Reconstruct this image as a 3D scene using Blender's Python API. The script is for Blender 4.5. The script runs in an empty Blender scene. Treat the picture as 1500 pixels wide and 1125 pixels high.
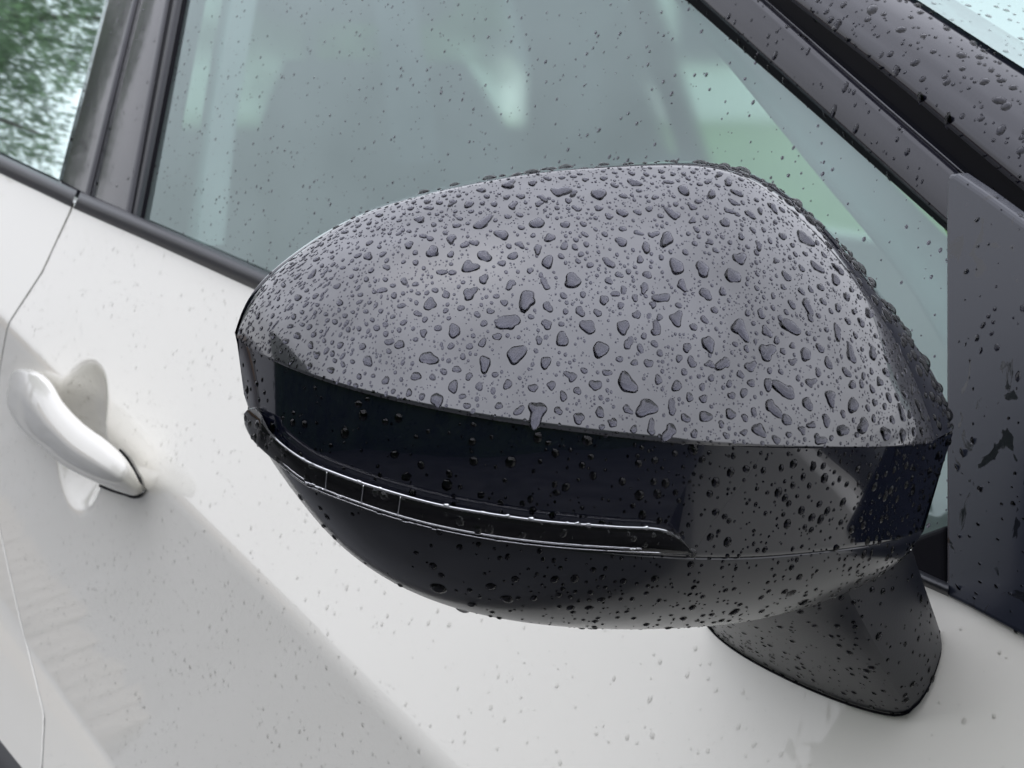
import bpy, bmesh, math, random
import numpy as np
from mathutils import Vector, noise
from mathutils.bvhtree import BVHTree

random.seed(7); rng = np.random.default_rng(7)
SC = bpy.context.scene; COL = SC.collection
rad = math.radians

# ------------------------------------------------------------------ camera
CAM = np.array([.404, -.437, 1.169]); YAW, PIT, ROL = rad(34.1), rad(11.8), rad(1.5); FPX = 2250.0
FW = np.array([-math.cos(YAW)*math.cos(PIT), math.sin(YAW)*math.cos(PIT), -math.sin(PIT)])
_r = np.cross(FW, [0, 0, 1]); _r /= np.linalg.norm(_r); _u = np.cross(_r, FW)
RT = _r*math.cos(ROL) + _u*math.sin(ROL); UP = _u*math.cos(ROL) - _r*math.sin(ROL)
cd = bpy.data.cameras.new('camera'); cam = bpy.data.objects.new('camera', cd); COL.objects.link(cam)
from mathutils import Matrix
m3 = Matrix(((RT[0], UP[0], -FW[0]), (RT[1], UP[1], -FW[1]), (RT[2], UP[2], -FW[2])))
cam.matrix_world = Matrix.Translation(Vector(CAM)) @ m3.to_4x4()
cd.sensor_width = 36; cd.lens = FPX/1500*36; cd.clip_start = .01; cd.clip_end = 600
cd.dof.use_dof = True; cd.dof.focus_distance = .475; cd.dof.aperture_fstop = 48
SC.camera = cam

# ------------------------------------------------------------------ sky, sun, exposure
SUN_EL, SUN_ROT = rad(78), rad(150)
world = bpy.data.worlds.new('World'); SC.world = world; world.use_nodes = True
wn = world.node_tree.nodes; wl = world.node_tree.links; wn.clear()
out = wn.new('ShaderNodeOutputWorld'); bg = wn.new('ShaderNodeBackground'); bg.inputs[1].default_value = .13
sky = wn.new('ShaderNodeTexSky'); sky.sky_type = 'NISHITA'; sky.sun_disc = False
sky.sun_elevation = SUN_EL; sky.sun_rotation = SUN_ROT; sky.dust_density = 4; sky.air_density = 1.5; sky.ozone_density = 1
hs = wn.new('ShaderNodeHueSaturation'); hs.inputs['Saturation'].default_value = .22
wl.new(sky.outputs[0], hs.inputs['Color'])
# even overcast deck: brightest at the zenith, a third as bright at the horizon, faint cloud mottling
tc = wn.new('ShaderNodeTexCoord'); sep = wn.new('ShaderNodeSeparateXYZ'); wl.new(tc.outputs['Generated'], sep.inputs[0])
rp = wn.new('ShaderNodeValToRGB'); wl.new(sep.outputs[2], rp.inputs[0])
rp.color_ramp.elements[0].position = 0; rp.color_ramp.elements[0].color = (.60, .615, .66, 1)
rp.color_ramp.elements[1].position = 1; rp.color_ramp.elements[1].color = (1.10, 1.14, 1.32, 1)
nz = wn.new('ShaderNodeTexNoise'); nz.inputs['Scale'].default_value = 3.0; nz.inputs['Detail'].default_value = 5
wl.new(tc.outputs['Generated'], nz.inputs['Vector'])
nr = wn.new('ShaderNodeMapRange'); nr.inputs[1].default_value = .3; nr.inputs[2].default_value = .7
nr.inputs[3].default_value = 6.9; nr.inputs[4].default_value = 11.6; wl.new(nz.outputs[0], nr.inputs[0])
vm = wn.new('ShaderNodeVectorMath'); vm.operation = 'SCALE'; wl.new(rp.outputs[0], vm.inputs[0]); wl.new(nr.outputs[0], vm.inputs['Scale'])
mx = wn.new('ShaderNodeMixRGB'); mx.inputs[0].default_value = .85
wl.new(hs.outputs[0], mx.inputs[1]); wl.new(vm.outputs[0], mx.inputs[2])
wl.new(mx.outputs[0], bg.inputs[0]); wl.new(bg.outputs[0], out.inputs[0])
sd = bpy.data.lights.new('sun', 'SUN'); sd.energy = .5; sd.angle = rad(180); sd.color = (1, .97, .93)
so = bpy.data.objects.new('sun', sd); COL.objects.link(so)
so.rotation_euler = (math.pi/2 - SUN_EL, 0, math.pi - SUN_ROT)
SC.view_settings.view_transform = 'Standard'; SC.view_settings.look = 'None'
SC.view_settings.exposure = .44; SC.view_settings.gamma = 1
SC.cycles.max_bounces = 10; SC.cycles.transmission_bounces = 6; SC.cycles.transparent_max_bounces = 12
SC.cycles.caustics_reflective = True; SC.cycles.sample_clamp_indirect = 6

# ------------------------------------------------------------------ materials
def nodes(name):
    m = bpy.data.materials.new(name); m.use_nodes = True
    n = m.node_tree.nodes; return m, n, m.node_tree.links, n['Principled BSDF']
def pbr(name, col, rough=.5, coat=0, metal=0, var=.0, vscale=20, bump=0, bscale=200, ior=1.5, coatr=.02, coatior=1.5):
    m, n, l, b = nodes(name)
    b.inputs['Base Color'].default_value = (*col, 1); b.inputs['Roughness'].default_value = rough
    b.inputs['Metallic'].default_value = metal; b.inputs['IOR'].default_value = ior
    b.inputs['Coat Weight'].default_value = coat; b.inputs['Coat Roughness'].default_value = coatr; b.inputs['Coat IOR'].default_value = coatior
    tc = n.new('ShaderNodeTexCoord')
    if var:
        t = n.new('ShaderNodeTexNoise'); t.inputs['Scale'].default_value = vscale; t.inputs['Detail'].default_value = 6
        l.new(tc.outputs['Object'], t.inputs['Vector'])
        r = n.new('ShaderNodeValToRGB'); r.color_ramp.elements[0].position = .3; r.color_ramp.elements[1].position = .7
        r.color_ramp.elements[0].color = (*[c*(1-var) for c in col], 1); r.color_ramp.elements[1].color = (*[min(1, c*(1+var)) for c in col], 1)
        l.new(t.outputs[0], r.inputs[0]); l.new(r.outputs[0], b.inputs['Base Color'])
    if bump:
        t = n.new('ShaderNodeTexNoise'); t.inputs['Scale'].default_value = bscale; t.inputs['Detail'].default_value = 4
        l.new(tc.outputs['Object'], t.inputs['Vector'])
        bp = n.new('ShaderNodeBump'); bp.inputs['Strength'].default_value = bump; bp.inputs['Distance'].default_value = .002
        l.new(t.outputs[0], bp.inputs['Height']); l.new(bp.outputs[0], b.inputs['Normal'])
    return m
M = {}
M['cap'] = pbr('black_pearl_paint', (.022, .022, .027), .3, coat=1, ior=1.6, coatior=1.80, coatr=.03)
M['gloss'] = pbr('black_gloss_plastic', (.003, .004, .010), .12, coat=1, ior=1.4, coatior=1.52, coatr=.02)
M['lower'] = pbr('black_lower_shell', (.004, .005, .009), .3, coat=1, ior=1.4, coatior=1.48, coatr=.17)
M['arm'] = pbr('black_satin_plastic', (.010, .011, .016), .34, bump=.05, bscale=1500, ior=1.55)
M['trim'] = pbr('dark_grey_trim', (.016, .017, .021), .42, bump=.15, bscale=700)
M['rubber'] = pbr('black_rubber', (.003, .003, .005), .45, ior=1.15)
M['pillar'] = pbr('black_pillar_film', (.008, .008, .014), .22, ior=1.3, coat=.8, coatior=1.42, coatr=.06)
M['white'] = pbr('white_body_paint', (.79, .768, .695), .35, coat=1, coatior=1.55, coatr=.015, var=.012, vscale=3)
M['shut'] = pbr('brown_shut_line', (.035, .027, .018), .9)
M['chrome'] = pbr('bright_reflector', (.85, .85, .87), .12, metal=1)
M['smoke'] = pbr('dark_lamp_tray', (.003, .003, .004), .3, ior=1.15)
M['mirror'] = pbr('mirror_silver', (.9, .9, .92), .02, metal=1)
M['interior'] = pbr('grey_interior_trim', (.085, .09, .09), .7, var=.1)
M['lightint'] = pbr('pale_interior_trim', (.34, .36, .35), .7, var=.1)
M['seat'] = pbr('charcoal_seat_cloth', (.045, .048, .055), .9, var=.2, vscale=60)
M['bark'] = pbr('bark', (.06, .045, .032), .9, var=.4, vscale=12, bump=.6, bscale=30)
M['leafd'] = pbr('leaf_dark', (.035, .065, .022), .55, var=.5, vscale=2)
M['leafm'] = pbr('leaf_mid', (.085, .155, .05), .55, var=.5, vscale=2)
M['leafl'] = pbr('leaf_light', (.085, .16, .035), .55, var=.45, vscale=2)
M['tarmac'] = pbr('wet_tarmac', (.08, .081, .085), .4, var=.45, vscale=4, bump=.5, bscale=60)
M['grass'] = pbr('grass_ground', (.10, .19, .045), .8, var=.4, vscale=3)
M['brick'] = pbr('tan_brick', (.34, .22, .14), .8, var=.25, vscale=9, bump=.4, bscale=60)
M['mortar'] = pbr('mortar', (.30, .29, .27), .9)
M['slate'] = pbr('grey_roof', (.07, .07, .08), .7, var=.2)

# satin sail panel with patches where the water film has run dry
def sail_mat():
    m, n, l, b = nodes('wet_black_sail_panel')
    b.inputs['Base Color'].default_value = (.022, .024, .032, 1); b.inputs['IOR'].default_value = 1.6
    tc = n.new('ShaderNodeTexCoord')
    mp = n.new('ShaderNodeMapping'); mp.inputs['Scale'].default_value = (1, 1, .6); mp.inputs['Rotation'].default_value = (0, .6, 0); l.new(tc.outputs['Object'], mp.inputs[0])
    t = n.new('ShaderNodeTexNoise'); t.inputs['Scale'].default_value = 95; t.inputs['Detail'].default_value = 7; t.inputs['Distortion'].default_value = 1.2
    l.new(mp.outputs[0], t.inputs['Vector'])
    r = n.new('ShaderNodeValToRGB'); r.color_ramp.elements[0].position = .60; r.color_ramp.elements[1].position = .63
    r.color_ramp.elements[0].color = (.22, .22, .22, 1); r.color_ramp.elements[1].color = (.05, .05, .05, 1)
    l.new(t.outputs[0], r.inputs[0]); l.new(r.outputs[0], b.inputs['Roughness'])
    r2 = n.new('ShaderNodeValToRGB'); r2.color_ramp.elements[0].position = .60; r2.color_ramp.elements[1].position = .63
    r2.color_ramp.elements[0].color = (.018, .021, .031, 1); r2.color_ramp.elements[1].color = (.010, .011, .014, 1)
    l.new(t.outputs[0], r2.inputs[0]); l.new(r2.outputs[0], b.inputs['Base Color'])
    bp = n.new('ShaderNodeBump'); bp.inputs['Strength'].default_value = .03; bp.inputs['Distance'].default_value = .0002
    t2 = n.new('ShaderNodeTexNoise'); t2.inputs['Scale'].default_value = 700; l.new(tc.outputs['Object'], t2.inputs['Vector'])
    l.new(t2.outputs[0], bp.inputs['Height']); l.new(bp.outputs[0], b.inputs['Normal'])
    return m
M['sail'] = sail_mat()

def glass_mat(name, tint, ior, film=.0, filmcol=(.5, .6, .6), gcol=(.84, 1, .98), mist=0, rough=.012):
    m = bpy.data.materials.new(name); m.use_nodes = True; n = m.node_tree.nodes; l = m.node_tree.links; n.clear()
    o = n.new('ShaderNodeOutputMaterial'); tr = n.new('ShaderNodeBsdfTransparent'); tr.inputs[0].default_value = (*tint, 1)
    gl = n.new('ShaderNodeBsdfGlossy'); gl.inputs['Roughness'].default_value = rough; gl.inputs[0].default_value = (*gcol, 1)
    fr = n.new('ShaderNodeFresnel'); fr.inputs[0].default_value = ior
    if mist:
        tr = n.new('ShaderNodeBsdfRefraction'); tr.inputs['Color'].default_value = (*tint, 1); tr.inputs['IOR'].default_value = 1.015; tr.inputs['Roughness'].default_value = mist
    mx = n.new('ShaderNodeMixShader'); l.new(fr.outputs[0], mx.inputs[0]); l.new(tr.outputs[0], mx.inputs[1]); l.new(gl.outputs[0], mx.inputs[2])
    if film:   # thin uneven film of rain and mist on the pane
        df = n.new('ShaderNodeBsdfDiffuse'); df.inputs[0].default_value = (*filmcol, 1)
        tc = n.new('ShaderNodeTexCoord'); t = n.new('ShaderNodeTexNoise'); t.inputs['Scale'].default_value = 5; t.inputs['Detail'].default_value = 5
        l.new(tc.outputs['Object'], t.inputs['Vector'])
        r = n.new('ShaderNodeMapRange'); r.inputs[1].default_value = .3; r.inputs[2].default_value = .7; r.inputs[3].default_value = film*.4; r.inputs[4].default_value = film*1.5
        l.new(t.outputs[0], r.inputs[0])
        m2 = n.new('ShaderNodeMixShader'); l.new(r.outputs[0], m2.inputs[0]); l.new(mx.outputs[0], m2.inputs[1]); l.new(df.outputs[0], m2.inputs[2])
        mx = m2
    l.new(mx.outputs[0], o.inputs[0]); return m
M['glass'] = glass_mat('tinted_side_glass', (.66, .87, .83), 2.0, .12, (.60, .72, .70), mist=.45)
M['rglass'] = glass_mat('dark_rear_glass', (.10, .14, .13), 1.9, .05, (.5, .6, .6), rough=.03)
M['pglass'] = glass_mat('privacy_glass', (.56, .66, .63), 1.5, .03, (.4, .5, .5))
M['wglass'] = glass_mat('windscreen_glass', (.7, .88, .84), 1.95, .30, (.72, .86, .82))
M['lens'] = glass_mat('clear_lens', (.92, .92, .92), 1.38, gcol=(1, 1, 1))

def water_mat():
    m = bpy.data.materials.new('rain_water'); m.use_nodes = True; n = m.node_tree.nodes; l = m.node_tree.links; n.clear()
    o = n.new('ShaderNodeOutputMaterial'); g = n.new('ShaderNodeBsdfGlass'); g.inputs['IOR'].default_value = 1.33; g.inputs['Roughness'].default_value = 0
    l.new(g.outputs[0], o.inputs[0]); return m
def bead_mat():   # a thin bead on pale paint: light passes straight through, only the sheen shows
    m = bpy.data.materials.new('thin_water_bead'); m.use_nodes = True; n = m.node_tree.nodes; l = m.node_tree.links; n.clear()
    o = n.new('ShaderNodeOutputMaterial'); t = n.new('ShaderNodeBsdfTransparent'); t.inputs[0].default_value = (.99, .99, .99, 1)
    g = n.new('ShaderNodeBsdfGlossy'); g.inputs['Roughness'].default_value = .02; f = n.new('ShaderNodeFresnel'); f.inputs[0].default_value = 1.22
    x = n.new('ShaderNodeMixShader'); l.new(f.outputs[0], x.inputs[0]); l.new(t.outputs[0], x.inputs[1]); l.new(g.outputs[0], x.inputs[2]); l.new(x.outputs[0], o.inputs[0]); return m
M['water'] = water_mat(); M['bead'] = bead_mat()
M['wetd'] = pbr('wet_plastic_bead_shade', (.008, .008, .012), .16, metal=1)
M['wet'] = pbr('wet_paint_bead_shade', (.068, .068, .08), .10, metal=1)

# ------------------------------------------------------------------ object helpers
def tag(o, label=None, cat=None, group=None, kind=None):
    if label: o['label'] = label
    if cat: o['category'] = cat
    if group: o['group'] = group
    if kind: o['kind'] = kind
    return o
def empty(name, loc=(0, 0, 0)):
    o = bpy.data.objects.new(name, None); o.location = loc; o.empty_display_size = .1; COL.objects.link(o); return o
def mesh_obj(name, verts, faces, mat, parent=None, smooth=True):
    me = bpy.data.meshes.new(name); me.from_pydata([tuple(map(float, v)) for v in verts], [], faces); me.update()
    if smooth: me.polygons.foreach_set('use_smooth', [True]*len(me.polygons))
    me.materials.append(mat if not isinstance(mat, str) else M[mat])
    o = bpy.data.objects.new(name, me); COL.objects.link(o)
    if parent: o.parent = parent
    return o
class MB:
    def __init__(s): s.v = []; s.f = []
    def grid(s, rows, flip=False, close_u=False):
        b = len(s.v); nr, nc = len(rows), len(rows[0])
        for r in rows: s.v.extend([tuple(p) for p in r])
        for i in range(nr-1):
            for j in range(nc - (0 if close_u else 1)):
                k = (j+1) % nc
                q = [b+i*nc+j, b+i*nc+k, b+(i+1)*nc+k, b+(i+1)*nc+j]
                s.f.append(q[::-1] if flip else q)
        return s
    def poly(s, pts, flip=False):
        b = len(s.v); s.v.extend([tuple(p) for p in pts]); q = list(range(b, b+len(pts))); s.f.append(q[::-1] if flip else q); return s
    def box(s, lo, hi):
        b = len(s.v); x0, y0, z0 = lo; x1, y1, z1 = hi
        s.v += [(x0,y0,z0),(x1,y0,z0),(x1,y1,z0),(x0,y1,z0),(x0,y0,z1),(x1,y0,z1),(x1,y1,z1),(x0,y1,z1)]
        for q in ((0,3,2,1),(4,5,6,7),(0,1,5,4),(1,2,6,5),(2,3,7,6),(3,0,4,7)): s.f.append([b+i for i in q])
        return s
    def tube(s, pts, r, n=8, cap=True):
        pts = [np.array(p, float) for p in pts]; rows = []
        for i, p in enumerate(pts):
            t = pts[min(i+1, len(pts)-1)] - pts[max(i-1, 0)]; t /= np.linalg.norm(t)+1e-12
            a = np.cross(t, [0, 0, 1] if abs(t[2]) < .9 else [1, 0, 0]); a /= np.linalg.norm(a); c = np.cross(t, a)
            rr = r[i] if hasattr(r, '__len__') else r
            rows.append([p + rr*(a*math.cos(q)+c*math.sin(q)) for q in np.linspace(0, 2*math.pi, n, endpoint=False)])
        s.grid(rows, close_u=True)
        if cap: s.poly(rows[0][::-1]); s.poly(rows[-1])
        return s
    def make(s, name, mat, parent=None, smooth=True, bevel=0, seg=2):
        o = mesh_obj(name, s.v, s.f, mat, parent, smooth)
        bm = bmesh.new(); bm.from_mesh(o.data); bmesh.ops.remove_doubles(bm, verts=bm.verts, dist=1e-6)
        bmesh.ops.recalc_face_normals(bm, faces=bm.faces)
        bm.to_mesh(o.data); bm.free()
        if bevel:
            md = o.modifiers.new('bevel', 'BEVEL'); md.width = bevel; md.segments = seg; md.limit_method = 'ANGLE'; md.angle_limit = rad(40); md.harden_normals = False
        return o

# ------------------------------------------------------------------ measuring: photo pixels to points on real surfaces
def ray(x, y):
    d = FW + RT*(x-750)/FPX - UP*(y-562.5)/FPX
    return d/np.linalg.norm(d)
def on_plane(x, y, P, n):
    d = ray(x, y); return CAM + d*(np.dot(np.array(P)-CAM, n)/np.dot(d, n))
def on_surf(x, y, F, off=0.0):          # surface y = F(x, z) (outboard is -y); off pushes it outboard
    d = ray(x, y); Y = F(-.5, 1.0) - off; p = None
    for _ in range(25):
        p = CAM + d*((Y-CAM[1])/d[1]); Y = min(2.2, max(-.6, .5*Y + .5*(F(p[0], p[2]) - off)))
    return p
def spline(pts, n, closed=False):       # Catmull-Rom, resampled evenly by length
    P = np.array(pts, float); K = len(P)
    if K == 2: return P[0] + (P[1]-P[0])*np.linspace(0, 1, n)[:, None]
    ext = np.vstack([2*P[0]-P[1], P, 2*P[-1]-P[-2]]); o = []
    for i in range(K-1):
        p0, p1, p2, p3 = ext[i:i+4]
        a, b_, c = [max(np.linalg.norm(q-w), 1e-9)**.5 for q, w in ((p0, p1), (p1, p2), (p2, p3))]
        t1, t2, t3 = a, a+b_, a+b_+c
        for t in np.linspace(t1, t2, 16, endpoint=(i == K-2)):
            A1 = (t1-t)/t1*p0+t/t1*p1; A2 = (t2-t)/(t2-t1)*p1+(t-t1)/(t2-t1)*p2; A3 = (t3-t)/(t3-t2)*p2+(t-t2)/(t3-t2)*p3
            B1 = (t2-t)/t2*A1+t/t2*A2; B2 = (t3-t)/(t3-t1)*A2+(t-t1)/(t3-t1)*A3
            o.append((t2-t)/(t2-t1)*B1+(t-t1)/(t2-t1)*B2)
    o = np.array(o); L = np.concatenate([[0], np.cumsum(np.linalg.norm(np.diff(o, axis=0), axis=1))])
    s = np.linspace(0, L[-1], n); return np.stack([np.interp(s, L, o[:, k]) for k in range(o.shape[1])], 1)
def sm(a, b, x): t = min(1, max(0, (x-a)/(b-a))); return t*t*(3-2*t)

# ------------------------------------------------------------------ car body surfaces
def zb(x): return .986 - .052*x                      # beltline height
def zc(x): return .8054 - .1176*x               # shoulder crease
def zl(x): return .673 - .078*(x+.90)                # lower crease
def door_y(x, z):
    b, c, l = zb(x), zc(x), zl(x); yc = -.40*(b-c); e = z-c; w = .007
    def low(h): return yc - .07*h - .26*h*h            # below the shoulder; h metres under it
    if z > b: return 0.0
    if e > w: return -.40*(b-z)
    if e > -w: return yc + .09*e + (.40-.09)*(e+w)**2/(4*w)
    if z > l: return low(-e)
    h = l-z
    return low(c-l) - .42*h + .35*h*h
def green_y(x, z):
    h = z - zb(x); return .012 + .38*h + .22*h*h + .012*(x+.5)**2

car = empty('car', (0, 0, 0))
tag(car, 'white car with black roof pillars and a rain beaded black door mirror', 'car')

# ------------------------------------------------------------------ doors
HANDLE_C = on_surf(117, 640, door_y)
def dish(x, z):
    dx, dz = (x-HANDLE_C[0])/.062, (z-HANDLE_C[2])/.060
    q = dx*dx+dz*dz
    return .025*(1-q)**1.15 if q < 1 else 0
seam_px = [(104, 309), (62, 400), (16, 470), (0, 540), (-10, 640), (-6, 740), (5, 800), (35, 930), (66, 1050), (62, 1125), (48, 1220)]
seam3 = [on_surf(*p, door_y) for p in seam_px]
sz = np.array([p[2] for p in seam3][::-1]); sx = np.array([p[0] for p in seam3][::-1])
def seam_x(z): return float(np.interp(z, sz, sx))
ZBOT = on_surf(22, 1112, door_y)[2]
def panel(name, xa, xb, nx, nz, zbot, with_dish, fold_a, fold_b):
    rows = []
    for j in range(nz+1):
        t = j/nz if j != 1 else .002; row = []
        for i in range(nx+1):
            s = i/nx; s = .0018 if i == 1 else .9982 if i == nx-1 else s; s = .0006 if (i == 1 and nx < 100) else .9994 if (i == nx-1 and nx < 100) else s
            x = 0
            x0 = xa; x1 = xb
            zz = 1.0
            for _ in range(4):
                xl = x0(zz) if callable(x0) else x0; xr = x1(zz) if callable(x1) else x1
                x = xl + (xr-xl)*s
                zz = zb(x)+(zc(x)-zb(x))*t/.5 if t < .5 else zc(x)+(zl(x)-zc(x))*(t-.5)/.35 if t < .85 else zl(x)+(zbot-zl(x))*(t-.85)/.15
            z = zz; y = door_y(x, z)
            if with_dish: y += dish(x, z)
            row.append((x, y, z))
        rows.append(row)
    # hems: fold the top and the side edges inwards
    top = [(p[0], p[1]+.014, p[2]+.003) for p in rows[0]]
    lead = [(p[0], p[1]+.002, p[2]+.0022) for p in rows[0]]
    rows = [top, lead] + rows
    R2 = []
    for r in rows:
        r = list(r)
        if fold_a: r = [(r[0][0]+.001, r[0][1]+.014, r[0][2]), (r[0][0]-.0008, r[0][1]+.002, r[0][2])] + r
        if fold_b: r = r + [(r[-1][0]+.0008, r[-1][1]+.002, r[-1][2]), (r[-1][0]-.001, r[-1][1]+.014, r[-1][2])]
        R2.append(r)
    b = MB().grid(R2); return b.make(name, 'white', car)
fdoor = panel('front_door', seam_x, .42, 270, 160, ZBOT, True, True, True)
rdoor = panel('rear_door', -2.05, lambda z: seam_x(z)-.0036, 60, 60, ZBOT, False, True, True)
panel('front_wing', .426, 1.25, 20, 40, ZBOT, False, True, True)
# dark brown strip filling the gap along the shut line
MB().grid([[(seam_x(z)-.0040, door_y(seam_x(z), z)+.0006, z), (seam_x(z)+.0004, door_y(seam_x(z), z)+.0006, z)] for z in np.linspace(.40, 1.04, 200)]).make('door_seal', 'shut', car)
sl = []
for x in np.linspace(-2.05, 1.25, 40):
    y = door_y(x, ZBOT); sl.append([(x, y+.02, ZBOT+.01), (x, y+.006, ZBOT-.004), (x, y-.008, ZBOT-.02), (x, y-.03, .30), (x, y+.1, .24)])
MB().grid(sl).make('sill_cladding', 'trim', car)

# door handle: bowed grip over the finger dish
h_up = spline([(13, 556), (19, 544), (36, 540), (58, 546), (76, 562), (92, 588), (120, 618), (158, 647), (181, 668), (197, 692), (208, 717)], 48)
h_lo = spline([(12, 566), (9, 588), (24, 620), (42, 640), (62, 656), (90, 680), (120, 697), (150, 711), (180, 722), (198, 726), (206, 722)], 48)
def h_off(s): return .004 + .029*(1-abs(2*s-1)**2.8)
prof = [(0, -.006), (0, .001), (.04, .0045), (.12, .0066), (.3, .0080), (.5, .0086), (.58, .0084), (.64, .0074), (.8, .0036), (.93, .0002), (1, -.003), (1, -.007)]
rows = []
for i in range(48):
    t = i/47; k = min(1, math.sin(math.pi*min(max(t, .004), .996))*2.2); row = []
    for s, o in prof:
        q = h_up[i]+(h_lo[i]-h_up[i])*s; row.append(on_surf(q[0], q[1], door_y, h_off(t)+o*k))
    back = [p*1.0 for p in (row[-1], row[0])]
    mid = (row[0]+row[-1])/2 + np.array([0, .006, 0])
    rows.append(row+[mid])
hb = MB().grid(rows, close_u=True); hb.poly(rows[0][::-1]); hb.poly(rows[-1]); hb.make('door_handle', 'white', fdoor)
g = []
cen = (h_up+h_lo)/2
for i in range(36, 48):
    w = 1.14 + .1*(i-36)/11; u_, l_ = cen[i]+(h_up[i]-cen[i])*w, cen[i]+(h_lo[i]-cen[i])*w
    if i > 43: e = np.array([3.0, 2.2]); u_ = u_+e; l_ = l_+e
    g.append([on_surf(*(u_+(l_-u_)*k), door_y, .0012) for k in np.linspace(0, 1, 7)])
MB().grid(g).make('handle_gasket', 'rubber', fdoor)
# foot of the grip, front and rear, down to the skin
for a_, b_ in ((0, 5), (40, 47)):
    f = [[on_surf(*(cen[i]+(h_up[i]-cen[i])*.8*k), door_y, o) for k in (-1, 1)] for i, o in ((a_, .0), (b_, .0))]
    ft = [[on_surf(*(cen[i]+(h_up[i]-cen[i])*.7*k), door_y, h_off(i/47)*.8) for k in (-1, 1)] for i in (a_, b_)]
    MB().grid([[f[0][0], f[0][1], f[1][1], f[1][0]], [ft[0][0], ft[0][1], ft[1][1], ft[1][0]]], close_u=True).make('handle_foot', 'white', fdoor)

# ------------------------------------------------------------------ greenhouse: glass, seals, pillars
def ext(a, b, t): a = np.array(a, float); b = np.array(b, float); return tuple(a+(b-a)*t)
def strip(name, left, right, mat, offs, n=24, F=green_y, bulge=0, back=.02, parent=car, bevel=0):
    """loft between two pixel polylines lying on the body side; offs = outboard offset at left/right edge"""
    L = spline(left, n); R_ = spline(right, n); k = 9; rows = []
    for i in range(n):
        row = []
        for j in range(k):
            s = j/(k-1); q = L[i]+(R_[i]-L[i])*s
            row.append(on_surf(q[0], q[1], F, offs[0]+(offs[1]-offs[0])*s + bulge*(1-(2*s-1)**2)))
        row = [row[0]+np.array([0, back, 0])] + row + [row[-1]+np.array([0, back, 0])]
        rows.append(row)
    return MB().grid(rows).make(name, mat, parent)
UPK = 3.6
# front pane
def pane(name, poly_px, mat, off, nx=40, ny=24, F=green_y):
    # poly_px: [bottom-left ... bottom-right], [top-left ... top-right] given as two polylines
    bl, tl = spline(poly_px[0], nx), spline(poly_px[1], nx); rows = []
    for j in range(ny):
        s = j/(ny-1); rows.append([on_surf(*(bl[i]+(tl[i]-bl[i])*s), F, off) for i in range(nx)])
    return MB().grid(rows).make(name, mat, car)
fpane = pane('front_side_window', ([(203, 326), (400, 412), (900, 640), (1392, 866)],
             [ext((207, 316), (268, 0), 2.7), ext((1380, 332), (1006, 0), 2.0), (1006, -2), (1384, 336), (1392, 420)]), 'glass', 0, 90, 30)
rpane = pane('rear_side_window', ([(-520, 10), (-200, 150), (92, 270)], [(-560, -620), (-200, -620), ext((86, 262), (153, 0), 3.2)]), 'rglass', .001, 40, 30)
# B pillar: rear applique, split, front applique, window channel
pr = strip('rear_pillar_cover', [(85, 268), ext((85, 262), (153, 0), 3)], [(128, 290), ext((128, 285), (199, 0), 3)], 'pillar', (.003, .006), bulge=.0012, back=.004)
pf = strip('front_pillar_cover', [(132, 292), ext((132, 287), (203, 0), 3)], [(189, 318), ext((189, 309), (246, 0), 3)], 'pillar', (.006, .006), bulge=.0012)
strip('pillar_gap', [(122, 290), ext((122, 285), (194, 0), 3)], [(140, 297), ext((140, 290), (210, 0), 3)], 'rubber', (.0045, .0045))
ch = strip('window_channel', [(188, 318), ext((188, 309), (245, 0), 3)], [(208, 326), ext((208, 317), (271, 0), 3)], 'rubber', (.0055, .0015))
strip('channel_trim', [(194, 319), ext((194, 310), (253, 0), 3)], [(199, 321), ext((199, 312), (260, 0), 3)], 'trim', (.0065, .006), bulge=.0008, parent=ch)
# belt mouldings
def moulding(name, up, lo, n):
    U_ = spline(up, n); L = spline(lo, n); rows = []
    for i in range(n):
        row = []
        for j in range(9):
            s = j/8; q = U_[i]+(L[i]-U_[i])*s
            o = .004 + .009*math.sin(math.pi*min(1, s*1.08))**.6 if 0 < s < 1 else .003
            row.append(on_surf(q[0], q[1], lambda x, z: green_y(x, z)*.5, o))
        rows.append(row)
    return MB().grid(rows).make(name, 'trim', car)
mf = moulding('front_belt_moulding', [(118, 281), (207, 319), (400, 402), (900, 630), (1390, 852)], [(106, 309), (232, 364), (372, 428), (880, 655), (1388, 878)], 80)
mr = moulding('rear_belt_moulding', [(-600, -40), (-200, 132), (0, 226), (113, 279)], [(-600, -8), (-200, 165), (0, 259), (102, 307)], 40)
# door frame in front of the pane, black gap and A pillar
def far(a, b, t): return ext(a, b, t)
strip('frame_seal', [(1400, 350), (1380, 332), (1200, 172), (1000, -4), far((1380, 332), (1000, -4), 2)], [(1413, 347), (1390, 328), (1210, 164), (1022, -4), far((1390, 328), (1022, -4), 2)], 'rubber', (.004, .009), back=.008)
strip('window_frame', [(1440, 375), (1389, 329), (1209, 166), (1021, -4), far((1389, 329), (1021, -4), 2)], [(1480, 330), (1394, 252), (1250, 126), (1106, -4), far((1394, 252), (1106, -4), 2)], 'pillar', (.010, .011), bulge=.0008, back=.006)
strip('pillar_seal', [(1720, 560), (1500, 350), (1250, 128), (1102, -4), far((1250, 128), (1102, -4), 3)], [(1740, 460), (1500, 262), (1300, 100), (1160, -4), far((1300, 110), (1160, -4), 3)], 'rubber', (.000, .004))
strip('seal_lip', [(1720, 548), (1500, 337), (1250, 120), (1113, -4), far((1250, 120), (1113, -4), 3)], [(1725, 538), (1500, 327), (1256, 112), (1121, -4), far((1256, 112), (1121, -4), 3)], 'gloss', (.004, .004), bulge=.003)
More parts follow.
